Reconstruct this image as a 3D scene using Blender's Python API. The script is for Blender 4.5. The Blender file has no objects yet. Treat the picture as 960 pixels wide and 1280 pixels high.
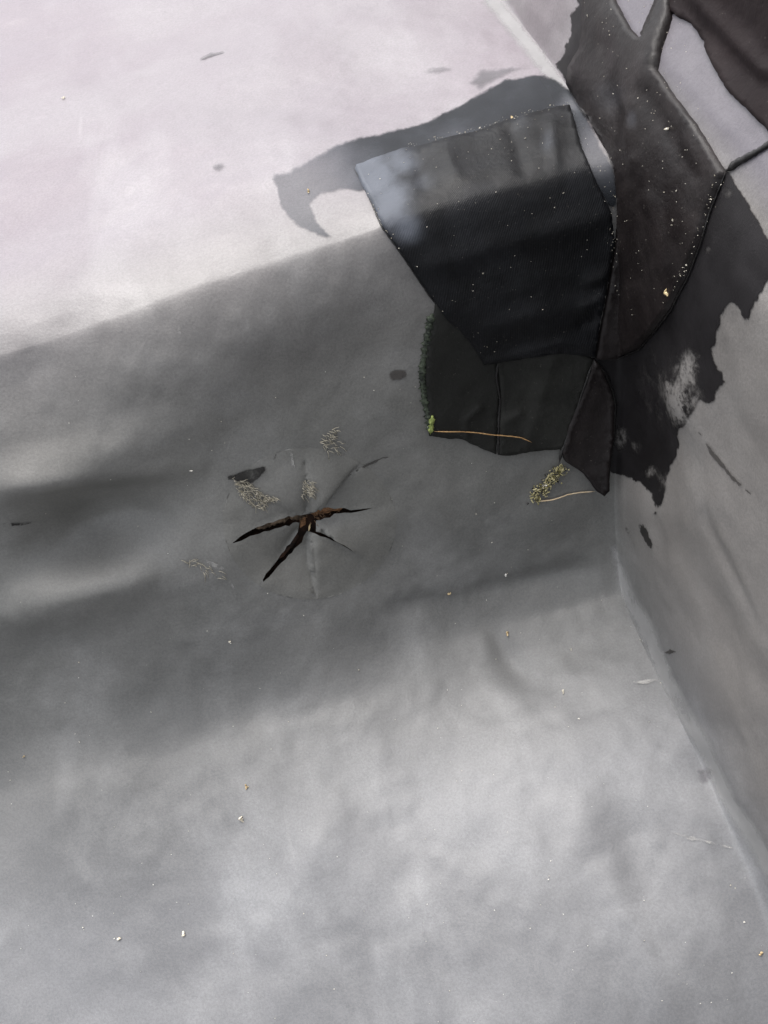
import bpy, bmesh, math, random
import numpy as np
from mathutils import Matrix, Vector
from mathutils.geometry import delaunay_2d_cdt
R = math.radians
random.seed(7); rng = np.random.default_rng(7)
S = bpy.context.scene
COL = S.collection

# ------------------------------------------------------------------ camera
CAM_Z = 0.83; PITCH = R(48.3); ROLL = math.atan2(366, 1298); FPX = 1203.0
DV = np.array([math.sin(ROLL), math.cos(ROLL)]); RV = np.array([math.cos(ROLL), -math.sin(ROLL)])
FW = np.array([0, math.cos(PITCH), -math.sin(PITCH)]); DN = np.array([0, -math.sin(PITCH), -math.cos(PITCH)]); XX = np.array([1., 0, 0])
cd = bpy.data.cameras.new('camera'); cam = bpy.data.objects.new('camera', cd); COL.objects.link(cam)
right = RV[0]*XX + DV[0]*DN; up = -(RV[1]*XX + DV[1]*DN); back = -FW
cam.matrix_world = Matrix(((right[0], up[0], back[0], 0), (right[1], up[1], back[1], 0), (right[2], up[2], back[2], CAM_Z), (0, 0, 0, 1)))
cd.sensor_fit = 'VERTICAL'; cd.angle = 2*math.atan(640/FPX); cd.clip_start = .01; cd.clip_end = 500
S.camera = cam

# ------------------------------------------------------------------ light
SUN_EL, SUN_AZ = R(67), R(-16)       # azimuth measured from +Y towards +X
w = bpy.data.worlds.new('World'); S.world = w; w.use_nodes = True
nt = w.node_tree; nt.nodes.clear()
o_ = nt.nodes.new('ShaderNodeOutputWorld'); bg = nt.nodes.new('ShaderNodeBackground'); sk = nt.nodes.new('ShaderNodeTexSky')
sk.sky_type = 'NISHITA'; sk.sun_disc = False; sk.sun_elevation = SUN_EL; sk.sun_rotation = SUN_AZ
sk.dust_density = 4; sk.air_density = 1.0
hs = nt.nodes.new('ShaderNodeHueSaturation'); hs.inputs['Saturation'].default_value = .22
nt.links.new(sk.outputs[0], hs.inputs['Color']); nt.links.new(hs.outputs[0], bg.inputs[0]); nt.links.new(bg.outputs[0], o_.inputs[0])
bg.inputs[1].default_value = .15
sd = bpy.data.lights.new('sun', 'SUN'); sun = bpy.data.objects.new('sun', sd); COL.objects.link(sun)
sd.energy = 1.1; sd.angle = R(44); sd.color = (1, .965, .93)
sv = Vector((math.cos(SUN_EL)*math.sin(SUN_AZ), math.cos(SUN_EL)*math.cos(SUN_AZ), math.sin(SUN_EL)))
sun.rotation_euler = sv.to_track_quat('Z', 'Y').to_euler(); sun.location = sv*5
S.view_settings.view_transform = 'Standard'; S.view_settings.look = 'None'; S.view_settings.exposure = 1.30; S.view_settings.gamma = 1

# ------------------------------------------------------------------ materials
class NB:
    def __init__(s, name):
        s.m = bpy.data.materials.new(name); s.m.use_nodes = True; s.t = s.m.node_tree; s.t.nodes.clear()
        s.out = s.n('ShaderNodeOutputMaterial'); s.p = s.n('ShaderNodeBsdfPrincipled'); s.l(s.p.outputs[0], s.out.inputs[0])
        s.geo = s.n('ShaderNodeNewGeometry'); s.pos = s.geo.outputs['Position']
    def n(s, k, **kw):
        x = s.t.nodes.new(k)
        for a, b in kw.items(): setattr(x, a, b)
        return x
    def l(s, a, b): s.t.links.new(a, b)
    def noise(s, scale, detail=4, rough=.55, stretch=None, rot=(0, 0, 0), dist=0.):
        v = s.pos
        if stretch:
            mp = s.n('ShaderNodeMapping'); mp.inputs['Scale'].default_value = stretch; mp.inputs['Rotation'].default_value = rot
            s.l(v, mp.inputs[0]); v = mp.outputs[0]
        x = s.n('ShaderNodeTexNoise'); x.inputs['Scale'].default_value = scale; x.inputs['Detail'].default_value = detail
        x.inputs['Roughness'].default_value = rough; x.inputs['Distortion'].default_value = dist
        s.l(v, x.inputs['Vector']); return x.outputs['Fac']
    def ramp(s, f, a, b, lo=0., hi=1.):
        x = s.n('ShaderNodeMapRange', interpolation_type='SMOOTHSTEP'); s.l(f, x.inputs[0])
        for i, v in enumerate((a, b, lo, hi)): x.inputs[i+1].default_value = v
        return x.outputs[0]
    def mix(s, f, a, b):
        x = s.n('ShaderNodeMix', data_type='RGBA')
        if isinstance(f, (int, float)): x.inputs[0].default_value = f
        else: s.l(f, x.inputs[0])
        for i, v in ((6, a), (7, b)):
            if isinstance(v, tuple): x.inputs[i].default_value = (*v, 1)
            else: s.l(v, x.inputs[i])
        return x.outputs[2]
    def math(s, op, a, b=0.):
        x = s.n('ShaderNodeMath', operation=op)
        for i, v in ((0, a), (1, b)):
            if isinstance(v, (int, float)): x.inputs[i].default_value = v
            else: s.l(v, x.inputs[i])
        return x.outputs[0]
    def bump(s, h, dist, strength=1., prev=None):
        x = s.n('ShaderNodeBump'); x.inputs['Distance'].default_value = dist; x.inputs['Strength'].default_value = strength
        s.l(h, x.inputs['Height'])
        if prev is not None: s.l(prev, x.inputs['Normal'])
        return x.outputs[0]
    def attr(s, name):
        return s.n('ShaderNodeAttribute', attribute_name=name).outputs['Fac']
    def alpha(s, a):
        tr = s.n('ShaderNodeBsdfTransparent'); mx = s.n('ShaderNodeMixShader')
        s.l(a, mx.inputs[0]); s.l(tr.outputs[0], mx.inputs[1]); s.l(s.p.outputs[0], mx.inputs[2]); s.l(mx.outputs[0], s.out.inputs[0])
    def set(s, col=None, rough=None, spec=None):
        for k, v in (('Base Color', col), ('Roughness', rough), ('Specular IOR Level', spec)):
            if v is None: continue
            if isinstance(v, tuple): s.p.inputs[k].default_value = (*v, 1)
            elif isinstance(v, (int, float)): s.p.inputs[k].default_value = v
            else: s.l(v, s.p.inputs[k])

def membrane(name):
    b = NB(name)
    def tri(k):   # face, floor, top, parapet palettes blended by zone of the sheet
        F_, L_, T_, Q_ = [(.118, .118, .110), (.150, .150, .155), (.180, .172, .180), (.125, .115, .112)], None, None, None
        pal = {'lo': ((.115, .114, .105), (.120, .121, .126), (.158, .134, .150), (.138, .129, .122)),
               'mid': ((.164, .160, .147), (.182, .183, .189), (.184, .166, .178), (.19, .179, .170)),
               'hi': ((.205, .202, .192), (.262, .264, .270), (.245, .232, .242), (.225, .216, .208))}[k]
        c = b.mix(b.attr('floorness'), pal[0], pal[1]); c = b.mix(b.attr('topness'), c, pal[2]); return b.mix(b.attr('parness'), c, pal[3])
    lo, mid, hi = tri('lo'), tri('mid'), tri('hi')
    big = b.noise(3.6, 3, .5, dist=.5)
    med = b.noise(9, 6, .62, dist=.25)
    strk = b.noise(10, 4, .6, stretch=(1.0, .28, 1.0), rot=(0, 0, .35), dist=.15)
    fine = b.noise(460, 2, .7); vf = b.noise(1900, 1, .5)
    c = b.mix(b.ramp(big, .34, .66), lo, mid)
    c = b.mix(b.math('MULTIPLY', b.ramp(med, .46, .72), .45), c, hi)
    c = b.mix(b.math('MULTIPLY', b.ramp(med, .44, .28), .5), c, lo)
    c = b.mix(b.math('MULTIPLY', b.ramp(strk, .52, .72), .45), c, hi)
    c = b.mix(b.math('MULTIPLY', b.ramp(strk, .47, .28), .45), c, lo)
    sc = b.noise(28, 3, .6, stretch=(1, .12, .5), rot=(.3, .2, 1.1), dist=.1)
    c = b.mix(b.math('MULTIPLY', b.ramp(sc, .68, .78), .16), c, (.45, .44, .43))
    sp = b.noise(34, 3, .7, dist=.3)
    c = b.mix(b.math('MULTIPLY', b.ramp(sp, .30, .22), .35), c, (.09, .088, .09))
    c = b.mix(b.math('MULTIPLY', b.attr('ledgeness'), .9), c, (.092, .084, .098))
    g = b.ramp(fine, .3, .7, -.09, .09); g2 = b.ramp(vf, .3, .7, -.09, .09)
    hsv = b.n('ShaderNodeHueSaturation'); b.l(c, hsv.inputs['Color']); b.l(b.math('ADD', b.math('ADD', g, g2), 1.), hsv.inputs['Value'])
    b.set(hsv.outputs[0], b.ramp(med, .35, .7, .44, .6), .5)
    n = b.bump(b.noise(22, 4, .6), .0026, .35)
    n = b.bump(fine, .0004, .5, n)
    b.l(n, b.p.inputs['Normal'])
    return b.m
M_FLOOR = M_TOP = M_UP = M_PAR = membrane('weathered_grey_rubber')

def black(name, base, light, r0, r1, weave=0, dust=.4, spec=.4):
    b = NB(name)
    med = b.noise(16, 5, .6, dist=.8); sm = b.noise(70, 5, .65); fine = b.noise(1200, 2, .6)
    c = b.mix(b.ramp(med, .4, .75), base, light)
    c = b.mix(b.math('MULTIPLY', b.ramp(sm, .55, .78), dust*.5), c, tuple(2.4*x for x in light))
    c = b.mix(b.math('MULTIPLY', b.ramp(b.noise(420, 3, .7), .66, .74), dust), c, (.28, .26, .23))
    wr = b.attr('wear_sheen'); pt = b.ramp(b.math('ADD', wr, b.math('MULTIPLY', b.math('SUBTRACT', b.math('ADD', med, b.math('MULTIPLY', sm, .5)), .78), b.math('MULTIPLY', wr, 1.2))), .1, 1.05)
    c = b.mix(pt, c, (.092, .100, .118))  # blue-grey sky sheen and worn patina painted into the rubber colour
    b.set(c, b.ramp(b.noise(22, 4, .6), .3, .7, r0, r1), spec)
    n = b.bump(b.noise(34, 4, .6), .003, .6)
    n = b.bump(fine, .0003, .5, n)
    if weave:
        wv = b.n('ShaderNodeTexWave'); wv.inputs['Scale'].default_value = 230; wv.inputs['Distortion'].default_value = 1.5; wv.inputs['Detail'].default_value = 2
        mp = b.n('ShaderNodeMapping'); mp.inputs['Rotation'].default_value = (0, 0, .9); b.l(b.pos, mp.inputs[0]); b.l(mp.outputs[0], wv.inputs['Vector'])
        n = b.bump(wv.outputs['Fac'], .0005, weave, n)
    b.l(n, b.p.inputs['Normal']); return b.m
M_PATCH = black('black_rubber_patch', (.0050, .0050, .0056), (.0105, .0108, .0125), .38, .58, .22, .25, .16)
M_PATCH2 = black('matt_black_rubber_patch', (.012, .012, .0105), (.021, .021, .0185), .5, .65, 0, .25, .22)
M_PATCH3 = black('brown_black_rubber_patch', (.0085, .0065, .0066), (.018, .0145, .0142), .34, .52, 0, .3, .22)
M_PATCH4 = black('dull_brown_black_rubber', (.009, .0055, .006), (.016, .011, .0115), .6, .75, 0, .2, .14)
M_SEAL = black('black_sealant', (.008, .007, .007), (.016, .015, .014), .3, .5, 0, .5)

def film(name, ca, cb, rough, edge=6., wear_k=1., pale=None, namp=1., amax=1., spec=.25):
    b = NB(name)
    n1 = b.noise(60, 6, .65, dist=.5); n2 = b.noise(14, 4, .6); n3 = b.noise(300, 4, .7)
    d = b.attr('edge')          # pixels-ish distance from the outline
    a = b.ramp(b.math('ADD', b.math('MULTIPLY', d, 1/edge), b.math('MULTIPLY', b.math('SUBTRACT', b.math('ADD', n1, b.math('MULTIPLY', b.math('SUBTRACT', n3, .5), .5)), .72), namp)), 0., .35)
    wr = b.attr('wear_sheen')
    w2 = b.math('ADD', wr, b.math('MULTIPLY', b.math('SUBTRACT', b.math('ADD', n1, b.math('MULTIPLY', n3, .6)), .8), b.math('MULTIPLY', wr, 3.2)))
    a = b.math('MULTIPLY', a, b.math('SUBTRACT', 1., b.math('MULTIPLY', b.ramp(w2, .15, .9), wear_k)))
    c = b.mix(b.ramp(n2, .35, .7), ca, cb)
    c = b.mix(b.math('MULTIPLY', b.ramp(n3, .62, .75), .3), c, tuple(2.2*x for x in cb))
    if pale: a = b.math('MULTIPLY', a, b.math('SUBTRACT', 1., b.math('MULTIPLY', b.ramp(wr, .2, 1.), .5)))
    if pale: c = b.mix(b.ramp(b.math('ADD', wr, b.math('MULTIPLY', b.math('SUBTRACT', n2, .5), .5)), .1, .8), c, pale)
    b.set(c, rough, spec); b.alpha(b.math('MULTIPLY', a, amax))
    b.l(b.bump(b.noise(700, 3, .6), .0003, .6), b.p.inputs['Normal'])
    return b.m
M_FILM_BLUE = film('grey_primer_film', (.017, .019, .022), (.030, .033, .038), .6, 13., .12, (.095, .100, .115), spec=.1, namp=.6, amax=.86)
M_FILM_DARK = film('dark_primer_film', (.008, .007, .0075), (.017, .0155, .0165), .5, 7., spec=.2, namp=1.2)
M_SCRAPE = film('black_scrape_film', (.010, .009, .009), (.03, .028, .026), .6, 4., namp=1.2, amax=.85)
M_THINP = film('thin_faint_scratch', (.11, .105, .11), (.14, .135, .14), .6, 2.6, amax=.6)
M_THIN = film('thin_dark_scratch', (.035, .032, .03), (.06, .056, .053), .6, 2.2, amax=.7)
M_SMUDGE = film('faint_dirt_film', (.04, .036, .032), (.07, .063, .058), .65, 10., namp=.6, amax=.75)
M_CREASE_HI = film('painted_highlight_film', (.30, .298, .295), (.36, .358, .355), .7, 34., namp=.3, amax=.6)  # pale film that paints the specular highlight of the rubber creases
M_SCUFF = film('pale_scuff_film', (.34, .335, .32), (.44, .43, .41), .8, 4., namp=1.2, amax=.55)
M_FAINT = film('faint_grey_smear', (.10, .097, .105), (.13, .126, .135), .6, 20., namp=.5, amax=.5)

def plain(name, a, b_, rough=.8, sc=300, bump=.0006):
    b = NB(name); b.set(b.mix(b.ramp(b.noise(sc, 4, .6), .35, .65), a, b_), rough, .3)
    b.l(b.bump(b.noise(sc, 3, .6), bump, .8), b.p.inputs['Normal']); return b.m
M_WOOD = None
b = NB('weathered_orange_wood')
g1 = b.noise(60, 6, .7, stretch=(.25, 3, 3), rot=(0, .15, 0), dist=.5)
b.set(b.mix(b.ramp(g1, .35, .65), (.07, .032, .017), (.40, .21, .10)), .7, .3)
b.l(b.bump(g1, .003, .8), b.p.inputs['Normal']); M_WOOD = b.m
M_WOODD = plain('dark_brown_wood', (.012, .007, .005), (.05, .024, .014), .8, 90)  # very dark brown for the board and one splinter
M_WOODM = plain('grey_brown_wood', (.06, .042, .028), (.21, .15, .10), .8, 200)
M_GRIT = plain('pale_grit', (.55, .50, .40), (.8, .78, .72))
M_GRIT2 = plain('dusty_grit', (.20, .18, .14), (.62, .58, .5))
M_CHIP = plain('cream_chip', (.50, .44, .34), (.74, .69, .58))
M_TAN = plain('tan_plant_bits', (.42, .30, .15), (.62, .50, .30))
M_STRAW = plain('dry_straw', (.30, .17, .07), (.48, .30, .14))
M_STRAW2 = plain('pale_straw', (.50, .38, .24), (.62, .5, .34))
M_MOSS = plain('dry_yellow_moss', (.16, .14, .05), (.50, .45, .26), .9, 260)
M_GREEN = plain('mottled_green_sealant', (.015, .018, .014), (.055, .068, .045), .6, 190, .0015)
M_LICH = plain('green_lichen', (.12, .16, .04), (.33, .38, .12), .9, 300, .0015)
M_FIBB = plain('brown_fibres', (.12, .07, .04), (.30, .19, .11), .9)
M_FIB = plain('tan_backing_fibres', (.34, .31, .24), (.50, .46, .37), .9)

# ------------------------------------------------------------------ the shape of the place (metres)
D, H, W, H2 = .585, .41, .222, .485
def smin(a, b, k):
    h = np.clip(.5+.5*(b-a)/k, 0, 1); return b*(1-h)+a*h-k*h*(1-h)
def smax(a, b, k): return -smin(-a, -b, k)
def vnoise(p, seed=0):
    p = np.asarray(p, float); i = np.floor(p).astype(np.int64); f = p-i; f = f*f*(3-2*f)
    def hsh(ix, iy, iz):
        n = (ix*374761393+iy*668265263+iz*2147483647+seed*1274126177) & 0xffffffff
        n = ((n ^ (n >> 13))*1274126177) & 0xffffffff
        return ((n ^ (n >> 16)) & 0xffff)/65535.
    r = 0
    for dx in (0, 1):
        for dy in (0, 1):
            for dz in (0, 1):
                wgt = (f[..., 0] if dx else 1-f[..., 0])*(f[..., 1] if dy else 1-f[..., 1])*(f[..., 2] if dz else 1-f[..., 2])
                r = r+wgt*hsh(i[..., 0]+dx, i[..., 1]+dy, i[..., 2]+dz)
    return r*2-1
def riser_y(x): return D + .012*np.sin(x*6+1) + .012*vnoise(np.stack([x*4, x*0, x*0], -1), 3)*np.clip((.1-x)*4, 0, 1)
def hgt(x, y):
    x = np.asarray(x, float); y = np.asarray(y, float)
    t = y-riser_y(x)
    ks = .20+.14*np.clip((.05-x)*2.2, 0, 1)
    top = H + .018*np.clip((y-D), 0, 5)
    lf = np.clip((.16-x)*2.6, 0, 1); lf = lf*lf*(3-2*lf)
    cant = smax(0*x, (.75-.1*lf)*(t+.055+.10*lf), .05+.07*lf)
    r = smax(cant, 8.*t, .50+.30*lf)
    top = smin(top, H+.85*(t-.066-.012*lf), .028+.02*lf)
    a = smin(top, r, ks)
    xx = x-W-.003*np.sin(y*9)
    wr = smin(13*xx, .405+2.9*(xx-.028), .06)
    wr = smin(H2+.9*(xx-.062), wr, .022)
    wr = smax(wr, np.where(xx < .05, -1., H2+4.0*(xx-.086)), .03); wr = smin(wr, .85+0*x, .08)
    return smax(a, wr, .04+.11*np.clip((.3-a)/.2, 0, 1))
def base_normal(x, y):
    e = 4e-4
    dx = (hgt(x+e, y)-hgt(x-e, y))/(2*e); dy = (hgt(x, y+e)-hgt(x, y-e))/(2*e)
    n = np.stack([-dx, -dy, np.ones_like(dx)], -1); return n/np.linalg.norm(n, axis=-1, keepdims=True)
def rays(px):
    px = np.asarray(px, float); rel = px-np.array([480, 640.])
    return (rel@RV)[..., None]*XX + FPX*FW + (rel@DV)[..., None]*DN
def hit0(px):
    d = rays(px); d = d/np.linalg.norm(d, axis=-1, keepdims=True)
    lo = np.full(d.shape[:-1], .05); t = lo.copy(); done = np.zeros(t.shape, bool)
    hi = np.full(t.shape, 6.)
    for k in range(700):
        z = CAM_Z + t*d[..., 2]; g = z-hgt(t*d[..., 0], t*d[..., 1])
        nd = (g <= 0) & ~done; hi = np.where(nd, t, hi); done |= nd
        lo = np.where(done, lo, t); t = np.where(done, t, t+.003)
        if done.all(): break
    for k in range(22):
        m = (lo+hi)/2; g = CAM_Z+m*d[..., 2]-hgt(m*d[..., 0], m*d[..., 1])
        lo = np.where(g > 0, m, lo); hi = np.where(g > 0, hi, m)
    m = hi[..., None]; return m*d+np.array([0, 0, CAM_Z])
# gentle dents and swellings pressed into the sheet: (pixel on the photo, height, radius in m, stretch along x)
DENTS = [((125, 668), -.022, .036, 1.7), ((60, 592), .009, .024, 4), ((90, 745), .010, .026, 3), ((300, 600), -.003, .05, 1.4), ((0, 470), -.006, .035, 2.),
         ((640, 740), -.003, .03, 2.2), ((470, 760), .003, .03, 2), ((560, 640), .004, .045, 1.6), ((690, 640), .004, .03, 1), ((250, 460), .004, .05, 2), ((420, 440), -.004, .04, 2),
         ((650, 830), -.003, .03, .8), ((400, 1100), .005, .08, 1), ((790, 1050), -.004, .04, .6), ((100, 1000), .004, .07, 1), ((300, 880), -.005, .06, 2),
         ((880, 960), -.002, .02, 1), ((250, 200), .004, .08, 2), ((90, 250), -.004, .06, 2), ((480, 100), -.003, .05, 2), ((850, 500), .004, .03, 1), ((900, 780), -.004, .04, 1)]
dp = hit0([d[0] for d in DENTS])
FOLDS = [((470, 768), (590, 745), -.004, .012), ((590, 745), (740, 708), -.006, .013), ((608, 770), (650, 850), -.003, .012), ((755, 1080), (845, 1290), .0028, .014), ((335, 1190), (430, 1000), .003, .02), ((10, 600), (250, 588), .007, .012),
         ((20, 740), (190, 715), .006, .012), ((560, 420), (760, 370), .002, .01), ((880, 640), (950, 800), -.003, .008), ((300, 900), (520, 850), -.003, .02)]
fp0 = hit0([f[0] for f in FOLDS]); fp1 = hit0([f[1] for f in FOLDS])
def disp(P):
    r = .0045*vnoise(P*9, 1) + .0014*vnoise(P*30+5, 2) + .0005*vnoise(P*80+9, 4)
    for (px, h, s, st), c in zip(DENTS, dp):
        q = P-c; r = r+1.7*h*np.exp(-((q[..., 0]/(s*st))**2+(q[..., 1]/s)**2+(q[..., 2]/s)**2))
    for (pa, pb, h, s), a, b in zip(FOLDS, fp0, fp1):
        ab = b-a; t = ((P-a)@ab)/(ab@ab); tc = np.clip(t, 0, 1); q = P-(a+tc[..., None]*ab)
        r = r+h*np.sin(np.pi*np.clip(t*.9+.05, 0, 1))**.7*np.exp(-(q*q).sum(-1)/(s*s))
    return r
def surf(px, off=0.):
    """pixel -> point on the sheet (plus off metres along its normal), and the normal"""
    P = hit0(px); n = base_normal(P[..., 0], P[..., 1]); o = disp(P)+off
    return P+n*np.asarray(o)[..., None], n

# ------------------------------------------------------------------ object helpers
def link(name, me, mat, parent=None):
    o = bpy.data.objects.new(name, me); COL.objects.link(o)
    if mat and not me.materials: me.materials.append(mat)
    if parent: o.parent = parent
    return o
def tag(o, label=None, cat=None, group=None, kind=None):
    for k, v in (('label', label), ('category', cat), ('group', group), ('kind', kind)):
        if v: o[k] = v
    return o
def empty(name, loc=(0, 0, 0)):
    o = bpy.data.objects.new(name, None); COL.objects.link(o); o.empty_display_size = .03; return o
def mesh(name, V, F, attrs=None, smooth=True):
    me = bpy.data.meshes.new(name); me.from_pydata([tuple(map(float, v)) for v in V], [], [tuple(map(int, f)) for f in F])
    if smooth: me.shade_smooth()
    for k, v in (attrs or {}).items():
        a = me.attributes.new(k, 'FLOAT', 'POINT'); a.data.foreach_set('value', np.asarray(v, np.float32))
    me.update(); return me

# ------------------------------------------------------------------ the tear: lines on the photograph
TC = (387, 654)
ARMS = [ # centre line, widths (pixels)
    ([(384, 652), (395, 648), (407, 645), (420, 643), (432, 641), (440, 642), (452, 639), (466, 635)], [7, 9, 9, 8, 5, 1.6, 2.2, 0]),
    ([(388, 655), (372, 652), (357, 654), (343, 658), (329, 661), (311, 667), (300, 673), (288, 679)], [6, 8, 10, 8, 7, 5, 4, 0]),
    ([(386, 655), (382, 668), (376, 680), (368, 688), (356, 699), (345, 708), (334, 718), (322, 731)], [9, 8, 7, 7, 6, 4.5, 3, 0]),
    ([(386, 656), (395, 667), (407, 671), (417, 675), (428, 680), (436, 685), (445, 692)], [6, 2.2, 2.4, 2., 2.6, 1.6, 0])]
CREASES = [[(389, 660), (393, 707), (393, 743)], [(386, 650), (388, 620), (383, 580)], [(388, 648), (438, 592), (458, 578), (484, 566)],
           [(384, 650), (345, 632), (300, 610)]]
ZONE = 108   # radius of the torn zone, pixels
def zone_r(px): 
    q = np.asarray(px, float)-np.array(TC); return np.hypot(q[..., 0], q[..., 1]*1.15)
_ang = []
for a, off in ((ARMS[0][0][-1], 0), (ARMS[3][0][-1], 0), (CREASES[0][-1], 0), (ARMS[2][0][-1], 0), (ARMS[1][0][-1], 0), (CREASES[3][-1], 0), (CREASES[1][-1], 0), ((440, 590), 0)):
    _ang.append(math.atan2(a[1]-TC[1], a[0]-TC[0]))
_ang = np.array(sorted(_ang))
def tear_disp(px):
    q = np.asarray(px, float)-np.array(TC); r = zone_r(px)/ZONE; an = np.arctan2(q[..., 1], q[..., 0])
    k = np.searchsorted(_ang, an) % len(_ang); a1 = _ang[k]; a0 = _ang[k-1]
    span = (a1-a0) % (2*math.pi); f = ((an-a0) % (2*math.pi))/span
    tilt = np.array([.0020, -.0022, .0028, -.0024, .0020, .0014, -.0020, .0020])[k]; gk = np.array([-.2, -.6, -1.1, .6, 1., .25, -1.15, -1.])[k]
    fall = np.clip(1-r, 0, 1)**1.5
    env = 4*np.clip(r*3, 0, 1)*fall
    return -.012*np.clip(1-r, 0, 1)**2 + .058*gk*q[..., 1]/ZONE*np.clip(1-r, 0, 1)**2*1.15 + env*tilt*(f-.5) + .0012*env*np.sin(f*math.pi)

# ------------------------------------------------------------------ the rubber membrane, cut into the surfaces it covers
def lines(*seg):
    out = []
    for a, b, n in seg: out += list(np.linspace(a, b, n, endpoint=False))
    return np.array(out+[seg[-1][1]])
gx = lines((-3., -.9, 22), (-.9, W-.02, 335), (W-.02, W+.035, 130), (W+.035, W+.13, 110), (W+.13, .6, 110), (.6, 1.6, 12))
gv = lines((-2.5, -.75, 18), (-.75, -.04, 230), (-.04, .10, 150), (.10, 1.15, 260), (1.15, 2.6, 12))   # measured from the foot of the upstand
GX, GV = np.meshgrid(gx, gv, indexing='ij'); GY = GV+riser_y(GX)
P0 = np.stack([GX, GY, hgt(GX, GY)], -1); N0 = base_normal(GX, GY)
P1 = P0+N0*disp(P0)[..., None]
dx = np.gradient(P1, axis=0); dy = np.gradient(P1, axis=1)
NN = np.cross(dx, dy); NN /= np.linalg.norm(NN, axis=-1, keepdims=True)
# pixel of each vertex (to leave the opening for the tear and nothing else)
Q = P0-np.array([0, 0, CAM_Z]); qf = Q@FW; qx = Q@XX; qd = Q@DN
with np.errstate(all='ignore'):
    u = qx/qf*FPX; v = qd/qf*FPX
PX = np.stack([480+u*RV[0]+v*DV[0], 640+u*RV[1]+v*DV[1]], -1)
inz = (zone_r(PX) < ZONE-5) & (qf > 0)
nx, ny = GX.shape
idx = np.arange(nx*ny).reshape(nx, ny)
quad = np.stack([idx[:-1, :-1], idx[1:, :-1], idx[1:, 1:], idx[:-1, 1:]], -1).reshape(-1, 4)
fx = (GX[:-1, :-1]+GX[1:, 1:]).ravel()/2; fv = (GV[:-1, :-1]+GV[1:, 1:]).ravel()/2; fz = (P0[:-1, :-1, 2]+P0[1:, 1:, 2]).ravel()/2
cut = inz.ravel()[quad].all(1)
kx = (fx-W)
par = fz > np.where(fv > .035, H+.022+.018*np.clip(fv, 0, 5), np.where(kx > -.012, np.minimum(.02, 9), 9))
par = (kx > .0) & (fv <= .03) | (kx > .026) & (fv > .03) | (kx > .0) & (fz > H+.014) | ((kx > -.003) & (fv <= -.01))
reg = {'ledge': par & (fz > H2-.012) & (kx < .088), 'upper': par & (kx >= .088)}
reg['inner'] = par & ~reg['ledge'] & ~reg['upper']
reg['top'] = ~par & (fv > .062); reg['face'] = ~par & (fv > -.012) & ~reg['top'] & ~cut
reg['floor'] = ~par & (fv <= -.012) & ~cut
Vall = P1.reshape(-1, 3); Nall = NN.reshape(-1, 3)
kk = GX-W
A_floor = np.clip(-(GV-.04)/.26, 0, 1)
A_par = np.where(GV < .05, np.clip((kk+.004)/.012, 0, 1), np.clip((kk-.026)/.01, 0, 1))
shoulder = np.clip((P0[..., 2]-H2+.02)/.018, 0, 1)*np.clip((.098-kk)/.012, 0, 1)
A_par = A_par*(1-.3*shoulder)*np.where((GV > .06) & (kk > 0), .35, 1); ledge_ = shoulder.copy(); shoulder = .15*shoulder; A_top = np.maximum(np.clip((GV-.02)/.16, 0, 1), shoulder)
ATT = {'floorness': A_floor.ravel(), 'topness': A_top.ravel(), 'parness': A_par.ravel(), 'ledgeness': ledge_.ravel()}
def grid_part(name, sel, mat, parent=None):
    q = quad[sel]; used = np.unique(q); remap = -np.ones(nx*ny, int); remap[used] = np.arange(len(used))
    me = mesh(name, Vall[used], remap[q], {k: a[used] for k, a in ATT.items()}); me.normals_split_custom_set_from_vertices([tuple(n) for n in Nall[used]])
    return link(name, me, mat, parent)
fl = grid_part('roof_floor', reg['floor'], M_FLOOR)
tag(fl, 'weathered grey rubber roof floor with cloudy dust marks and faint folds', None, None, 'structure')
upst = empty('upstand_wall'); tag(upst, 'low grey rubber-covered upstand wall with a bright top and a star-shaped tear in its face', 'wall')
grid_part('wall_face', reg['face'], M_UP, upst); grid_part('wall_top', reg['top'], M_TOP, upst)['label'] = 'pale top of the low wall'
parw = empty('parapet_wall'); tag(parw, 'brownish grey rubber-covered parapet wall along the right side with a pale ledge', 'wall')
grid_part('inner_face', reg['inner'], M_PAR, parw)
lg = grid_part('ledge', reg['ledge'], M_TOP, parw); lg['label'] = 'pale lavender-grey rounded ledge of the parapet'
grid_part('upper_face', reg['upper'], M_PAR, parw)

# ------------------------------------------------------------------ sheets laid on the membrane
def dens(poly, step=4., jit=0., closed=True, seed=0):
    r = random.Random(seed); out = []; n = len(poly)
    for i in range(n if closed else n-1):
        a = np.array(poly[i], float); b = np.array(poly[(i+1) % n], float); L = np.linalg.norm(b-a); k = max(1, int(L/step))
        nn = np.array([-(b-a)[1], (b-a)[0]])/max(L, 1e-6)
        for j in range(k):
            o = 0 if (j == 0 and not jit) else jit*(r.random()-.5)
            out.append(a+(b-a)*j/k+nn*o)
    if not closed: out.append(np.array(poly[-1], float))
    return np.array(out)
def pdist(P, L, closed=False):
    """distance of points to polyline"""
    L = np.asarray(L, float); A = L if closed else L[:-1]; B = np.roll(L, -1, 0) if closed else L[1:]
    d = np.full(len(P), 1e9)
    for a, b in zip(A, B):
        ab = b-a; t = np.clip(((P-a)@ab)/max(ab@ab, 1e-9), 0, 1); d = np.minimum(d, np.linalg.norm(P-(a+t[:, None]*ab), axis=1))
    return d
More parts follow.
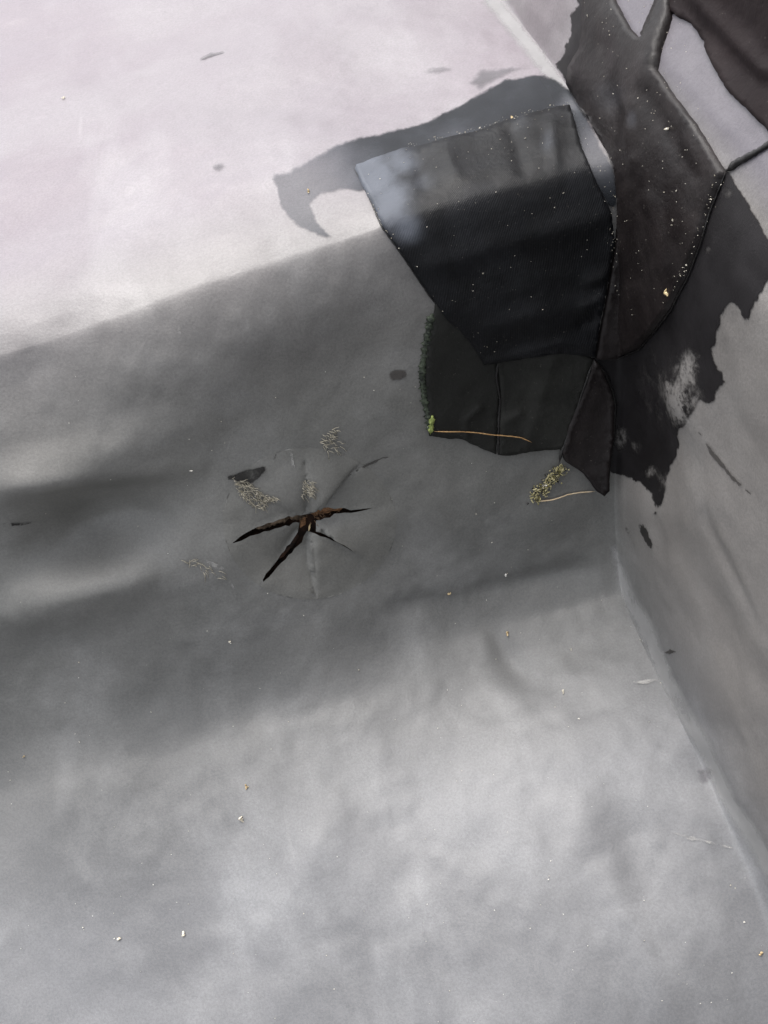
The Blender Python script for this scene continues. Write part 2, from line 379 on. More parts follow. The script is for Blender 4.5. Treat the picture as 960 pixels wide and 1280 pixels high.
def inside(P, L):
    L = np.asarray(L, float); c = np.zeros(len(P), bool); B = np.roll(L, -1, 0)
    for a, b in zip(L, B):
        m = ((a[1] > P[:, 1]) != (b[1] > P[:, 1]))
        with np.errstate(all='ignore'): xi = (b[0]-a[0])*(P[:, 1]-a[1])/(b[1]-a[1])+a[0]
        c ^= m & (P[:, 0] < xi)
    return c
def smooth_line(p, it=1, closed=True):
    p = [np.array(q, float) for q in p]
    for _ in range(it):
        o = []; n = len(p)
        if not closed: o.append(p[0])
        for i in range(n if closed else n-1):
            a, b = p[i], p[(i+1) % n]; o += [a*.75+b*.25, a*.25+b*.75]
        if not closed: o.append(p[-1])
        p = o
    return p
def sheet(name, poly, mat, base=.0012, thick=.0015, step=5., jit=1.2, ridges=(), lip=0., parent=None, wear_sheen=None, seed=1, sm=0, holes=(), extra=None, lift=None):
    if sm: poly = smooth_line(poly, sm)
    out = dens(poly, min(step, 4.), jit, True, seed)
    lo = out.min(0); hi = out.max(0)
    g = np.stack(np.meshgrid(np.arange(lo[0], hi[0], step), np.arange(lo[1], hi[1], step)), -1).reshape(-1, 2)
    g = g+rng.uniform(-.2, .2, g.shape)*step
    d = pdist(g, out, True); g = g[inside(g, out) & (d > step*.55+1.6)]
    # an inner ring that carries the full thickness
    B = np.roll(out, -1, 0)-np.roll(out, 1, 0); nrm = np.stack([-B[:, 1], B[:, 0]], 1); nrm /= np.linalg.norm(nrm, axis=1, keepdims=True)+1e-9
    ring = out+nrm*1.5
    bad = ~inside(ring, out); ring[bad] = (out-nrm*1.5)[bad]
    ring = ring[inside(ring, out) & (pdist(ring, out, True) > 1.0)]
    pts = [tuple(p) for p in out]; edges = [(i, (i+1) % len(out)) for i in range(len(out))]
    hl = []
    for hpoly in holes:
        h = np.array(hpoly); hl.append(h); n0 = len(pts); pts += [tuple(p) for p in h]; edges += [(n0+i, n0+(i+1) % len(h)) for i in range(len(h))]
    extra_pts = []
    for rl in ridges:
        for q in dens(rl[0], 3., 0, False): 
            for o in (-rl[2]*.9, 0, rl[2]*.9): extra_pts.append(q+np.array([o, o*.4]))
    allp = np.concatenate([ring, g]+([np.array(extra_pts)] if extra_pts else []))
    allp = allp[inside(allp, out) & (pdist(allp, out, True) > .9)]
    for h in hl:
        near = pdist(allp, h, True) < 1.2
        allp = allp[~inside(allp, h) & ~near]
    pts += [tuple(p) for p in allp]
    vo, eo, fo, *_ = delaunay_2d_cdt([Vector(p) for p in pts], edges, [], 0, 1e-4)
    V = np.array([tuple(p) for p in vo])
    F = [f for f in fo]; cen = np.array([V[list(f)].mean(0) for f in F]); keep = inside(cen, out)
    for h in hl: keep &= ~inside(cen, h)
    F = [f for f, k in zip(F, keep) if k]
    de = pdist(V, out, True)
    o = base+thick*np.clip(de/1.3, 0, 1)-np.where(de < .3, base+.0012 if thick > 0 else 0, 0)
    if lip: o = o+lip*np.exp(-((de-2.5)/2.5)**2)*(de > .5)
    for rl in ridges:
        dd = pdist(V, np.array(rl[0], float)); L = rl[1]*np.exp(-(dd/rl[2])**2); o = o+L*(de > 1)*np.clip(de/8, 0, 1)
    if lift is not None: o = o+lift(V, de)
    if extra is not None: o = o+extra(V)
    P, n = surf(V, o)
    # winding towards the camera
    F2 = []
    for f in F:
        a, b2, c = P[f[0]], P[f[1]], P[f[2]]
        F2.append(f if np.dot(np.cross(b2-a, c-a), n[f[0]]) > 0 else f[::-1])
    wv = np.zeros(len(V))
    for (cx, cy, rr, amt, *ax) in (wear_sheen or ()):
        sx = ax[0] if ax else 1.; wv = np.maximum(wv, amt*np.exp(-(((V[:, 0]-cx)/(rr*sx))**2+((V[:, 1]-cy)/rr)**2)))
    me = mesh(name, P, F2, {'edge': de, 'wear_sheen': wv})
    return link(name, me, mat, parent)

def tube(name, px, r, mat, off=.002, parent=None, sides=8, jit=.15, taper=True, step=3., lump=0., seed=3):
    """a bead or stalk following pixels over the surface"""
    L = dens(px, step, 0, False); n = len(L)
    offs = off(L) if callable(off) else off if np.ndim(off) == 0 else np.interp(np.linspace(0, 1, n), np.linspace(0, 1, len(off)), off)
    P, N = surf(L, offs*np.ones(n))
    V, F = [], []; rr = random.Random(seed)
    for i in range(n):
        t = P[min(i+1, n-1)]-P[max(i-1, 0)]; t /= np.linalg.norm(t)+1e-12
        s = np.cross(t, N[i]); s /= np.linalg.norm(s)+1e-12; up_ = np.cross(s, t)
        k = (min(1, (i+.35)/3, (n-i-.65)/3) if taper else 1)*(1+jit*(rr.random()*2-1))
        for j in range(sides):
            a = 2*math.pi*j/sides; lu = 1+lump*(rr.random()*2-1)
            V.append(P[i]+(s*math.cos(a)+up_*math.sin(a)*.8)*r*k*lu)
    for i in range(n-1):
        for j in range(sides):
            a = i*sides+j; b2 = i*sides+(j+1) % sides; F.append((a, b2, b2+sides, a+sides))
    F.append(tuple(range(sides))[::-1]); F.append(tuple(range((n-1)*sides, n*sides)))
    return link(name, mesh(name, V, F), mat, parent)

# ---- torn zone of the upstand
def arm_poly(c, wd, seed):
    r = random.Random(seed); c = np.array(c, float); l, rr = [], []
    cc = dens([tuple(p) for p in c], 5, 0, False); s = np.linspace(0, 1, len(cc)); ww = np.interp(s, np.linspace(0, 1, len(wd)), wd)
    for i, p in enumerate(cc):
        t = cc[min(i+1, len(cc)-1)]-cc[max(i-1, 0)]; t /= np.linalg.norm(t); nn = np.array([-t[1], t[0]]); k = ww[i]*.66*(1+.55*(r.random()-.5))
        l.append(p+nn*k); rr.append(p-nn*k)
    return l, rr
def ring_poly(): return [(TC[0]+ZONE*math.cos(a), TC[1]+ZONE/1.15*math.sin(a)) for a in np.linspace(0, 2*math.pi, 64, endpoint=False)]
# one star-shaped opening made from the four arms, walked round the centre
order = sorted(range(4), key=lambda i: math.atan2(ARMS[i][0][-1][1]-TC[1], ARMS[i][0][-1][0]-TC[0]))
star = []
for i in order:
    l, r_ = arm_poly(ARMS[i][0], ARMS[i][1], i+5)
    l = l[2:]; r_ = r_[2:]
    star += [tuple(p) for p in r_]+[tuple(p) for p in l[::-1][1:]]
cr_pts = [(c, -.0016, 2.2) for c in CREASES]
tz = sheet('torn_rubber', ring_poly(), M_UP, base=.0002, thick=0, step=3.2, jit=0, parent=upst, holes=[star], ridges=cr_pts,
           extra=lambda V: tear_disp(V)+.0002*np.clip((ZONE-zone_r(V))/10, 0, 1) + .0020*np.clip(1.3-1.5*zone_r(V)/ZONE, 0, 1)*np.exp(-(pdist(V, np.array(star), True)/3.)**2))
tz['label'] = 'grey rubber slit open in a star shape with pushed-in flaps'
def plate():
    g = [(x, y) for y in range(600, 745, 5) for x in range(275, 480, 5)]
    W_ = 41; V = np.array(g, float); P, n = surf(V, np.full(len(V), -.024))
    c = P.mean(0); 
    F = [(j*W_+i, j*W_+i+1, (j+1)*W_+i+1, (j+1)*W_+i) for j in range(28) for i in range(W_-1)]
    return mesh('wood_board', P, F)
link('wood_board', plate(), M_WOODD, upst)['label'] = 'dark brown wood behind the tear'
# splintered wood edge right behind the right-hand arm
for k, (ln, r_, of, m_) in enumerate([([(392, 652), (402, 648), (413, 646), (424, 643), (434, 642)], .0036, -.0060, M_WOOD), ([(388, 655), (376, 655), (366, 656)], .0036, -.0070, M_WOODM), ([(366, 656), (352, 658), (338, 662), (322, 666)], .0032, -.0075, M_WOODM),
        ([(386, 655), (384, 662), (380, 670)], .0026, -.004, M_WOOD), ([(378, 676), (368, 690), (352, 704)], .0026, -.005, M_WOODD), ([(391, 660), (388, 668)], .0012, -.002, M_TAN)]):
    tube('wood_splinter', ln, r_, m_, off=lambda L, o=of: tear_disp(L)+o, parent=upst, lump=.3, jit=.2, seed=k, step=2)
# the scraped patch and frayed fibres above the tear
def fibres(name, n, region, mat, label, L=(3, 9), base_off=.0012):
    rr = random.Random(sum(region[0])); V, F = [], []; pts = []
    while len(pts) < n:
        x = rr.uniform(min(p[0] for p in region), max(p[0] for p in region)); y = rr.uniform(min(p[1] for p in region), max(p[1] for p in region))
        if inside(np.array([[x, y]]), region)[0]: pts.append((x, y))
    q = []
    for (x, y) in pts:
        a = rr.gauss(.45, .35) if rr.random() < .7 else rr.uniform(-1, 1.6); l = rr.uniform(*L); q += [(x, y), (x+math.cos(a)*l*.5, y+math.sin(a)*l*.5), (x+math.cos(a+.12)*l, y+math.sin(a+.12)*l)]
    q = np.array(q); off = base_off+np.array([rr.uniform(0, .002) for _ in q])
    if np.any(zone_r(q) < ZONE): off = off+np.where(zone_r(q) < ZONE, tear_disp(q), 0)
    P, N = surf(q, off); cw = .00024
    for i in range(0, len(P), 3):
        b0 = len(V)
        for k in range(3):
            t = P[i+min(k+1, 2)]-P[i+max(k-1, 0)]; s = np.cross(t, N[i]); s /= np.linalg.norm(s)+1e-12
            V += [P[i+k]-s*cw, P[i+k]+s*cw, P[i+k]+N[i]*cw*1.3]
        for k in range(2):
            for e in range(3):
                a, c = b0+k*3+e, b0+k*3+(e+1) % 3; F.append((a, c, c+3, a+3))
        F += [(b0, b0+2, b0+1), (b0+6, b0+7, b0+8)]
    o = link(name, mesh(name, V, F), mat); tag(o, label, 'fibres', None, 'stuff'); return o
sc1 = sheet('scrape_mark', [(228, 609), (262, 602), (290, 595), (312, 588), (337, 581), (344, 568), (350, 560), (346, 575), (334, 590), (322, 603), (308, 610), (292, 603), (262, 606)], M_SCRAPE,
      base=.0012, thick=0, step=3, jit=1.5, wear_sheen=[(262, 605, 12, .35), (318, 596, 14, .4), (340, 575, 9, .45)], extra=lambda V: np.where(zone_r(V) < ZONE, tear_disp(V)*1.0, 0)+.0006)
tag(sc1, 'thin black triangular scrape above and left of the star-shaped tear', 'scrape')
fibres('frayed_fibres', 170, [(290, 600), (312, 604), (334, 624), (328, 640), (312, 632), (298, 618)], M_FIB, 'fan of frayed tan fibres just below the black scrape')
fibres('frayed_fibres', 60, [(376, 600), (392, 600), (390, 612), (384, 624), (376, 620)], M_FIB, 'small tuft of tan fibres straight above the centre of the tear', L=(3, 10))
fibres('frayed_fibres', 50, [(398, 548), (412, 536), (424, 534), (418, 545), (432, 560), (412, 566), (400, 556)], M_FIB, 'scattered tan fibres high above the tear', L=(3, 11))
fibres('frayed_fibres', 30, [(376, 650), (396, 646), (424, 642), (430, 645), (400, 654), (378, 664)], M_FIBB, 'brown torn fibres poking out at the centre of the tear', L=(2, 7), base_off=-.0005)
fibres('frayed_fibres', 26, [(326, 618), (345, 620), (345, 626), (328, 626)], M_FIB, 'wisp of tan fibres between the scrape and the tear', L=(3, 8))
fibres('frayed_fibres', 22, [(222, 698), (252, 700), (280, 716), (276, 724), (240, 712)], M_CREASE_HI if False else M_FIB, 'pale scuffed fibres left of and below the tear', L=(4, 12), base_off=.0006)

# ---- primer stains
st1 = sheet('primer_stain', [(333, 228), (356, 222), (380, 210), (417, 185), (453, 172), (500, 158), (533, 147), (573, 128), (603, 113), (627, 100), (645, 96), (665, 92), (682, 94), (696, 98), (716, 112), (731, 138), (746, 166), (766, 202), (776, 232), (772, 262), (760, 262), (738, 230), (724, 196),
     (700, 165), (600, 190), (500, 225), (456, 240), (448, 243), (430, 240), (405, 247), (391, 257), (398, 274), (414, 289), (437, 309), (420, 302), (387, 292), (363, 279), (348, 260), (345, 242)], M_FILM_BLUE,
     base=.0005, thick=0, step=4, jit=1.6, wear_sheen=[(375, 240, 88, 1.), (750, 190, 45, .8), (715, 130, 20, .6), (560, 165, 20, .3, 2.)])
tag(st1, 'curved blue-grey primer stain on the pale wall top beyond the black patch', 'stain')
st2 = sheet('primer_stain', [(905, 205), (925, 238), (945, 270), (960, 292), (980, 330), (975, 345), (960, 352), (950, 370), (940, 388), (934, 402), (926, 398), (920, 384), (914, 380), (906, 388), (899, 410), (894, 432), (890, 436),
     (896, 452), (903, 468), (908, 478), (903, 484), (897, 490), (893, 502), (886, 509), (879, 503), (874, 512), (866, 530), (850, 545), (852, 556), (842, 576), (835, 596), (830, 630), (825, 658), (819, 645), (812, 620), (800, 605), (780, 597), (750, 590),
     (756, 520), (740, 448), (780, 380), (840, 300)], M_FILM_DARK, base=.0006, thick=0, step=4, jit=3.2, seed=4,
     wear_sheen=[(864, 462, 26, .9, .6), (852, 500, 34, 1., .8), (838, 490, 75, .42, .8), (775, 550, 26, .5, .5), (825, 600, 20, .45, .6), (812, 590, 10, .6), (790, 560, 14, .4), (905, 240, 10, .4), (884, 312, 9, .45, .7)])
tag(st2, 'ragged black primer stain running down the parapet face to the floor corner', 'stain')
st3 = sheet('primer_stain', [(718, -40), (722, 5), (712, 20), (714, 40), (704, 58), (706, 66), (694, 76), (694, 84), (706, 100), (722, 130), (740, 130), (745, 60), (745, -40)], M_FILM_DARK,
     base=.0006, thick=0, step=4, jit=3, seed=5)
tag(st3, 'narrow dark primer edge beside the uppermost black patch at the top of the photo', 'stain')
def stroke(name, ln, wd, mat, lab, cat, seed=1, base=.0006):
    L = dens(ln, 5, 0, False); a_, b_ = [], []; r = random.Random(seed)
    for i, p in enumerate(L):
        t = L[min(i+1, len(L)-1)]-L[max(i-1, 0)]; t /= np.linalg.norm(t)+1e-9; n_ = np.array([-t[1], t[0]]); k = wd*(.25+.75*math.sin(math.pi*(i+.3)/(len(L)-.4)))*r.uniform(.7, 1.2)/2
        a_.append(p+n_*k); b_.append(p-n_*k)
    ex = (lambda V: np.where(zone_r(V) < ZONE, tear_disp(V), 0)+.0006)
    return tag(sheet(name, [tuple(q) for q in a_]+[tuple(q) for q in b_[::-1]], mat, base=base, thick=0, step=3, jit=.8, seed=seed, extra=ex), lab, cat)
for k, (nm, ln, wd, m, lab, cat) in enumerate([
    ('scuff_mark', [(364, 563), (366, 578), (369, 594)], 7, M_SCUFF, 'pale upright scuff straight above the tear', 'scuff'),
    ('scuff_mark', [(466, 637), (482, 633), (498, 631)], 7, M_SCUFF, 'pale scuff at the tip of the tear\'s right arm', 'scuff'),
    ('scuff_mark', [(257, 700), (268, 705), (282, 710)], 8, M_SCUFF, 'short pale scuff to the lower left of the tear', 'scuff'),
    ('scuff_mark', [(287, 718), (290, 732), (296, 748)], 6, M_SCUFF, 'hook-shaped pale scuff below the left arm of the tear', 'scuff'),
    ('scuff_mark', [(393, 722), (395, 745), (393, 772)], 6, M_SCUFF, 'pale scuff at the lower end of the straight crease', 'scuff'),
    ('scuff_mark', [(224, 406), (224, 414), (226, 421)], 6, M_SCUFF, 'tiny pale mark just under the rounded wall edge', 'scuff'),
    ('scuff_mark', [(183, 378), (180, 386), (178, 392)], 8, M_SCUFF, 'tiny pale mark on the rounded wall edge', 'scuff'),
    ('scuff_mark', [(780, 858), (810, 855), (842, 848)], 7, M_SCUFF, 'pale scuff on the floor reaching the parapet foot', 'scuff'),
    ('scuff_mark', [(820, 1036), (870, 1050), (925, 1062)], 7, M_SCUFF, 'long thin pale scuff on the floor at lower right', 'scuff'),
    ('scratch', [(874, 532), (890, 565), (912, 595), (943, 625)], 6, M_THIN, 'long curved dark scratch on the parapet face', 'scratch'),
    ('scratch', [(-4, 655), (18, 659), (40, 661)], 9, M_SCRAPE, 'short dark scratch on the wall face at the left edge of the photo', 'scratch'),
    ('scratch', [(248, 78), (265, 70), (285, 67)], 6, M_THINP, 'faint curved mark on the pale wall top', 'scratch'),
    ('scratch', [(430, 600), (450, 585), (478, 572), (500, 568)], 4, M_THIN, 'thin dark line trailing right above the tear', 'scratch')]):
    stroke(nm, ln, wd, m, lab, cat, k+3)
for nm, poly, lab, m in [('smear', [(262, 212), (272, 206), (286, 208), (288, 218), (278, 226), (264, 222)], 'small round grey smear on the pale wall top', M_FAINT),
                      ('smear', [(522, 84), (540, 76), (562, 78), (585, 84), (560, 92), (535, 92)], 'faint grey smear on the wall top above the stain', M_FAINT),
                      ('smear', [(580, 105), (600, 86), (640, 82), (668, 90), (640, 98), (600, 118)], 'grey smear touching the upper edge of the stain', M_FAINT),
                      ('smear', [(865, 960), (880, 953), (897, 958), (895, 972), (880, 985), (870, 980)], 'soft dark grey smear on the floor beside the parapet foot', M_FAINT),
                      ('dirt_smudge', [(783, 655), (790, 655), (794, 664), (797, 676), (792, 674), (786, 664)], 'small dark smudge at the foot of the parapet, left of the pair', M_SMUDGE),
                      ('dirt_smudge', [(800, 655), (808, 652), (814, 662), (821, 680), (818, 687), (808, 676), (803, 664)], 'long dark smudge below the ragged stain tip, right of the pair', M_SCRAPE),
                      ('dirt_smudge', [(484, 466), (494, 459), (508, 460), (512, 470), (502, 478), (486, 481)], 'brown-black smudge on the wall face left of the matt black patches', M_SMUDGE),
                      ('dirt_smudge', [(832, 815), (842, 810), (854, 813), (842, 818)], 'short dark dash across the foot of the parapet', M_THIN),
                      ('dirt_smudge', [(375, 438), (381, 436), (388, 437), (384, 443), (377, 443)], 'tiny black mark on the wall face under the pale top', M_SCRAPE)]:
    tag(sheet(nm, poly, m, base=.0006, thick=0, step=2.5, jit=1.5, seed=len(lab)), lab, 'smudge')

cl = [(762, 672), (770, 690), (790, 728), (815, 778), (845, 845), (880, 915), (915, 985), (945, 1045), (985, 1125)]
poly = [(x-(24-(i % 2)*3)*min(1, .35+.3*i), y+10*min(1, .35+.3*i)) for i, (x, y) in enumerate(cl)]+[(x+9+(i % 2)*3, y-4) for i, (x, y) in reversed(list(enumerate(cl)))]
tag(sheet('highlight_line', poly, M_CREASE_HI, base=.0006, thick=0, step=3, jit=1, seed=8, wear_sheen=[(800, 745, 30, .3), (860, 880, 30, .35), (930, 1010, 40, .2)]), 'pale painted highlight where the floor meets the right-hand parapet', 'dust')  # highlight of the floor fillet, painted as a pale strip
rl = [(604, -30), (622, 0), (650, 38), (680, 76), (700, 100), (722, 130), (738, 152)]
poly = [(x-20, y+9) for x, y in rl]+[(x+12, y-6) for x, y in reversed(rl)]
tag(sheet('highlight_line', poly, M_CREASE_HI, base=.0003, thick=0, step=3, jit=1, seed=9, wear_sheen=[(700, 100, 30, .2)]), 'pale painted highlight where the wall top meets the parapet, at the top of the photo', 'dust')  # bright ridge where the fillet shines, laid on as colour
# ---- black rubber patches
RC = [(765, 262), (768, 300), (760, 345), (756, 385), (745, 440)]            # the inside corner
A = [(443, 213), (455, 209), (500, 191), (540, 182), (600, 166), (650, 151), (700, 138), (713, 136), (720, 158), (729, 192), (742, 222), (754, 245), (763, 263), (768, 300), (760, 350), (750, 400), (744, 446),
     (700, 440), (650, 448), (604, 456), (592, 436), (576, 415), (560, 402), (545, 381), (520, 345), (498, 312), (478, 285), (468, 262)]
B1 = [(545, 372), (541, 395), (533, 430), (530, 470), (534, 510), (536, 546), (560, 549), (578, 550), (592, 557), (620, 568), (624, 530), (627, 480), (622, 445), (590, 400)]
B2 = [(616, 436), (623, 470), (625, 500), (623, 530), (621, 568), (640, 567), (660, 563), (697, 560), (706, 560), (716, 530), (728, 498), (742, 448), (700, 425), (650, 428)]
C = [(741, 446), (750, 456), (762, 480), (768, 505), (765, 540), (759, 575), (757, 604), (750, 612), (740, 606), (727, 588), (704, 573), (700, 562), (710, 530), (727, 490)]
Dp = [(738, -60), (734, 0), (731, 60), (716, 84), (713, 106), (729, 138), (744, 166), (765, 202), (772, 228), (772, 256), (770, 290), (762, 345), (752, 400), (743, 449), (770, 448), (798, 436), (822, 413), (843, 385), (860, 345), (875, 305),
      (886, 265), (896, 240), (906, 216), (893, 195), (868, 152), (843, 118), (824, 88), (830, 60), (842, 25), (846, -60), (836, -60), (824, 8), (804, 50), (790, 36), (772, 2), (764, -60)]
Fp = [(842, -60), (836, -5), (836, 16), (850, 24), (866, 32), (880, 52), (890, 82), (908, 112), (935, 140), (965, 168), (1010, 215), (1120, 320), (1200, 200), (1100, -60)]
tag(sheet('rubber_patch', B1, M_PATCH2, .0010, .0014, 5, 1., seed=11, ridges=[([(583, 548), (582, 525), (600, 510)], .002, 4)]), 'matt black rubber patch low on the wall face, green sealant on its left', 'rubber patch', 'black rubber patches in the corner')
tag(sheet('rubber_patch', B2, M_PATCH2, .0020, .0014, 5, 1., seed=12, lip=.0008, ridges=[([(630, 525), (650, 515)], .0018, 5), ([(690, 450), (655, 560)], .0015, 9)]), 'matt black rubber patch low on the wall face between two joints, its lower edge curling', 'rubber patch', 'black rubber patches in the corner')
tag(sheet('rubber_patch', A, M_PATCH, .0034, .0016, 5, .8, seed=13, lip=.0006,
    ridges=[([(545, 330), (640, 300), (756, 270)], .0022, 16), ([(610, 455), (700, 425), (742, 432)], .002, 7), ([(735, 350), (760, 340)], .0028, 8), ([(728, 380), (756, 366)], .0028, 7), ([(725, 405), (748, 395)], -.002, 6), ([(690, 165), (695, 210)], .002, 8), ([(520, 200), (530, 235)], -.0016, 8), ([(560, 195), (570, 225)], .0016, 9), ([(640, 170), (655, 215)], -.002, 10)],
    wear_sheen=[(462, 225, 34, 1.2, 1.1), (488, 258, 34, 1.0), (508, 285, 22, .8), (500, 205, 22, .8, 1.2), (530, 232, 16, .45, 1.2), (685, 185, 20, .5, .6), (650, 160, 22, .4)]),  # blobs at the left corner hold the painted sky sheen
    'large woven black rubber patch folded over the edge of the low wall', 'rubber patch', 'black rubber patches in the corner')
tag(sheet('rubber_patch', Dp, M_PATCH3, .0036, .0014, 5, .8, seed=14, lip=.0003,
    ridges=[([(850, -10), (822, 60), (806, 110), (795, 160), (785, 215)], .0022, 11), ([(778, 280), (800, 200)], .002, 8), ([(812, 120), (870, 220)], -.002, 12), ([(775, 300), (790, 360), (770, 430)], .002, 10), ([(820, 250), (835, 330)], .002, 12), ([(760, 60), (775, 150), (790, 220)], -.0025, 12)],
    wear_sheen=[(768, 120, 30, .3), (800, 150, 16, .4, .5)]),
    'tall brownish black rubber patch on the parapet face reaching to the top of the photo', 'rubber patch', 'black rubber patches in the corner')
tag(sheet('rubber_patch', C, M_PATCH3, .0040, .0016, 4, .8, seed=15, lip=.002, lift=lambda V, de: .006*np.clip((V[:, 1]-500)/110, 0, 1)*np.clip((V[:, 0]-715)/40, 0, 1)),
    'narrow diamond-shaped black rubber flap lifting at the foot of the corner', 'rubber patch', 'black rubber patches in the corner')
tag(sheet('rubber_patch', Fp, M_PATCH4, .0016, .0014, 6, 2.5, seed=16, ridges=[([(880, 0), (960, 90)], .004, 14)]),
    'dark rubber patch on the rising parapet face beyond the pale ledge', 'rubber patch', 'black rubber patches in the corner')

# ---- sealant beads
for ln, r_, off, m, lab in [
    ([(906, 214), (918, 204), (932, 195), (945, 188), (962, 178), (985, 160)], .0022, .0012, M_SEAL, 'black sealant line crossing the pale parapet ledge'),
    ([(622, 452), (620, 470), (625, 500), (623, 525), (621, 566)], .0011, .0036, M_SEAL, 'thin black sealant line between the two matt patches'),
    ([(742, 449), (756, 466), (766, 490), (769, 508), (766, 540), (760, 575), (758, 604)], .0013, .0032, M_SEAL, 'black sealant line down the right side of the lifting flap'),
    ([(738, 455), (727, 490), (714, 530), (700, 562), (696, 576)], .0012, .0045, M_SEAL, 'black sealant line down the left side of the lifting flap'),
    ([(745, 449), (770, 449), (798, 438), (823, 414), (844, 386), (861, 346), (876, 306), (887, 266), (897, 240), (906, 216)], .0006, .0018, M_SEAL, 'thin sealant edge curving round the parapet patch'),
    ([(443, 212), (455, 232), (468, 262), (478, 285), (498, 312), (520, 345), (544, 380)], .0007, .0012, M_SEAL, 'sealant line along the left edge of the woven patch')]:
    tag(tube('sealant_bead', ln, r_, m, off=off, lump=.25, jit=.25), lab, 'sealant', 'sealant beads')
gb = tube('green_sealant', [(541, 392), (535, 420), (531, 440), (528, 470), (531, 500), (536, 520), (538, 540)], .0030, M_GREEN, off=.0004, lump=.4, jit=.4, step=1.6, sides=9)
tag(gb, 'lumpy dark green sealant strip down the left edge of the matt patches', 'sealant', 'sealant beads')
tag(tube('lichen', [(540, 518), (539, 530), (537, 542)], .0019, M_LICH, off=.0035, lump=.45, jit=.4, step=1.6, sides=9), 'yellow-green lichen lump at the lower end of the green sealant', 'lichen')

# ---- straws, moss clump, debris
tag(tube('straw', [(541, 538), (565, 537), (590, 538), (625, 541), (650, 544), (663, 549)], .00055, M_STRAW, off=[.004, .006, .006, .007, .005, .006], jit=.1, sides=6), 'thin brown straw lying across the matt black patches', 'straw')
tag(tube('straw', [(664, 621), (685, 618), (705, 613), (725, 611), (742, 610)], .0007, M_STRAW2, off=[.002, .003, .003, .002, .003], jit=.1, sides=6), 'pale straw on the rubber under the lifting flap', 'straw')
def clump(name, pts, mat, size, parent=None, seed=2, base=.002):
    rr = random.Random(seed); q = np.array(pts, float); P, N = surf(q, np.array([base+rr.uniform(0, .003 if len(pts) > 9 else .0006) for _ in pts])); bm = bmesh.new()
    for p, n in zip(P, N):
        s = size*rr.uniform(.5, 1.3); res = bmesh.ops.create_icosphere(bm, subdivisions=1, radius=1)
        mt = Matrix.Translation(Vector(p)) @ Matrix.Rotation(rr.uniform(0, 6.3), 4, Vector((rr.random(), rr.random(), rr.random()+.1)).normalized()) @ Matrix.Diagonal((s*rr.uniform(.5, 2.2), s*rr.uniform(.4, 1), s*rr.uniform(.3, .8), 1))
        for v_ in res['verts']: v_.co = mt @ (v_.co*(1+rr.uniform(-.25, .25)))
    me = bpy.data.meshes.new(name); bm.to_mesh(me); bm.free(); return link(name, me, mat, parent)
rr = random.Random(5); mp_ = []
for i in range(330):
    t = rr.random(); x = 702-38*t+rr.gauss(0, 4.2); y = 580+37*t+rr.gauss(0, 3.4); mp_.append((x, y))
moss = empty('moss_clump'); tag(moss, 'crumbly yellowish moss clump below the gap between patch and lifting flap', 'moss')
clump('moss_tuft', mp_[:250], M_MOSS, .0011, moss, 2); clump('dark_crumb', mp_[250:], M_SEAL, .0010, moss, 3)
clump('pale_crumb', [(676, 604), (678, 601), (668, 614)], M_GRIT, .0016, moss, 4, .004)
BITS = [((634, 793), .0026, M_TAN, 'tan seed husk on the floor below the tear, right of centre', 'seed husk'), ((564, 744), .0026, M_TAN, 'tan seed husk near the foot of the wall face, below the woven patch', 'seed husk'),
        ((302, 1024), .0024, M_GRIT, 'cream chip standing out on the floor left of centre', 'chip'), ((151, 1173), .0026, M_GRIT, 'cream chip near the lower left of the floor', 'chip'), ((230, 1167), .0020, M_GRIT, 'grey-cream chip right of the lower left chip', 'chip'),
        ((951, 1194), .0030, M_TAN, 'yellow plant flake on the floor at the right edge of the photo', 'plant flake'), ((309, 984), .0018, M_TAN, 'small tan speck just above the cream floor chip', 'speck'),
        ((82, 127), .0022, M_GRIT, 'short white dash on the pale wall top, upper left', 'chip'), ((386, 242), .0022, M_TAN, 'tan grain on the blue-grey primer stain', 'grain'), ((838, 162), .0024, M_GRIT, 'bright white grain on the parapet patch', 'grain'),
        ((842, 364), .0034, M_TAN, 'tan crumb caught at the curved edge of the parapet patch', 'crumb'), ((288, 802), .0014, M_GRIT, 'white speck on the floor below the tear', 'speck'), ((633, 720), .0016, M_GRIT, 'white speck on the wall foot near the centre', 'speck'),
        ((714, 813), .0012, M_GRIT, 'white speck on the floor near the parapet foot', 'speck'), ((704, 868), .0022, M_GRIT, 'white sliver on the floor near the parapet', 'sliver'), ((640, 154), .0022, M_TAN, 'tan crumb on the upper seam of the woven patch', 'crumb'),
        ((106, 1159), .0012, M_GRIT, 'tiny white speck at the lower left of the floor', 'speck'), ((32, 943), .0016, M_TAN, 'orange-tan speck at the left of the floor', 'speck'), ((685, 1097), .0012, M_GRIT, 'white speck low on the floor right of centre', 'speck')]
for i, (p, s, m, lab, cat) in enumerate(BITS):
    offp = .0045 if (m is not M_SEAL and p[0] > 600 and p[1] < 400) else .0012
    pts = [(p[0]+dx_, p[1]+dy_) for dx_, dy_ in ((0, 0), (random.uniform(-2, 2), random.uniform(-3, 3)), (random.uniform(-2, 2), random.uniform(-3, 3)))]
    if cat in ('chip', 'sliver', 'husk', 'grain'): pts = [(p[0]-1.6, p[1]+.4), (p[0], p[1]), (p[0]+1.6, p[1]-.3)] if i % 2 else [(p[0], p[1]-1.8), (p[0]+.3, p[1]), (p[0]+.5, p[1]+1.8)]
    tag(clump(cat.replace(' ', '_'), pts, M_CHIP if m is M_GRIT and s > .0018 else m, s*.6, None, i+20, offp-.0004), lab, cat)
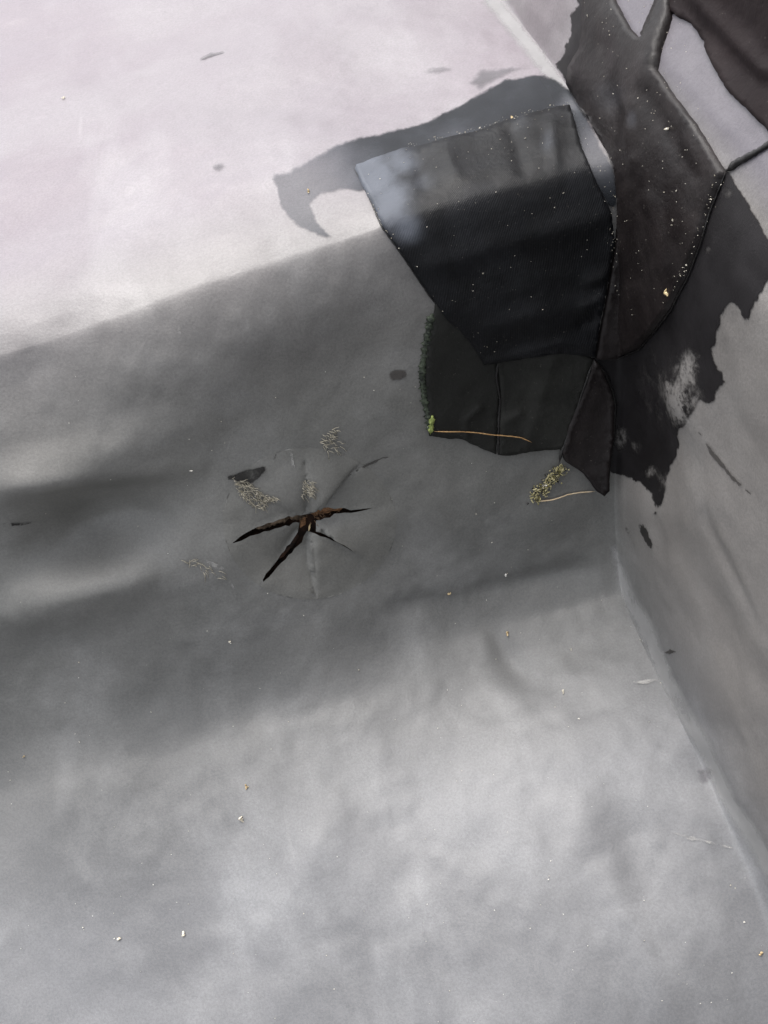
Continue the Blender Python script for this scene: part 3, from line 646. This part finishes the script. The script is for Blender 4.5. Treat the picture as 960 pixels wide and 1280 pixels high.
def grit(name, pts, mat, smin_, smax_, off, label, seed):
    rr = random.Random(seed); q = np.array(pts, float); P, N = surf(q, np.full(len(q), off)); V, F = [], []
    for p in P:
        s = rr.uniform(smin_, smax_)*(1 if rr.random() > .07 else 1.9); b0 = len(V); e = Vector((rr.gauss(0, 1), rr.gauss(0, 1), rr.gauss(0, 1))).normalized(); st = rr.uniform(1, 2.2)
        for d in ((1, 0, 0), (-1, 0, 0), (0, 1, 0), (0, -1, 0), (0, 0, 1), (0, 0, -1)):
            v_ = np.array(d)*s*rr.uniform(.6, 1); v_ = v_+np.array(e)*np.dot(v_, np.array(e))*(st-1); V.append(p+v_)
        F += [(b0+a, b0+c, b0+d_) for a, c, d_ in ((0, 2, 4), (2, 1, 4), (1, 3, 4), (3, 0, 4), (2, 0, 5), (1, 2, 5), (3, 1, 5), (0, 3, 5))]
    o = link(name, mesh(name, V, F, smooth=False), mat); tag(o, label, 'grit', None, 'stuff')
rr = random.Random(9)
def scatter(poly, n, xs=None):
    poly = np.array(poly, float); lo = poly.min(0); hi = poly.max(0); out = []
    while len(out) < n:
        p = (rr.uniform(lo[0], hi[0]), rr.uniform(max(lo[1], 0), hi[1]))
        if inside(np.array([p]), poly)[0]: out.append(p)
    return out
def along(line, n, s):
    L = dens(line, 2, 0, False); return [tuple(L[rr.randrange(len(L))]+np.array([rr.gauss(0, s), rr.gauss(0, s)])) for _ in range(n)]
pA = scatter(A, 110)+along([(500, 191), (600, 166), (716, 134)], 70, 1.6)+along([(456, 235), (478, 285), (498, 312)], 18, 1.5)
pD = scatter([(735, 0), (850, 0), (906, 216), (870, 330), (840, 380), (750, 440), (770, 280)], 130)+along([(906, 220), (880, 290), (860, 345), (843, 380)], 40, 3.5)+along([(725, 150), (765, 262), (768, 330)], 40, 5)
grit('grit', pA, M_GRIT2, .00022, .0006, .0054, 'pale grit sprinkled over the woven black patch', 1)
grit('grit', pD, M_GRIT2, .0002, .00058, .0058, 'pale grit sprinkled over the parapet patch', 2)
pf = scatter([(0, 780), (760, 700), (960, 1090), (960, 1280), (0, 1280)], 150)+scatter([(0, 480), (520, 420), (700, 640), (740, 700), (0, 780)], 50)
pf = [p for p in pf if zone_r(p) > ZONE]
grit('grit', pf, M_GRIT, .00022, .0006, .0007, 'fine pale grit scattered thinly over the grey rubber', 3)
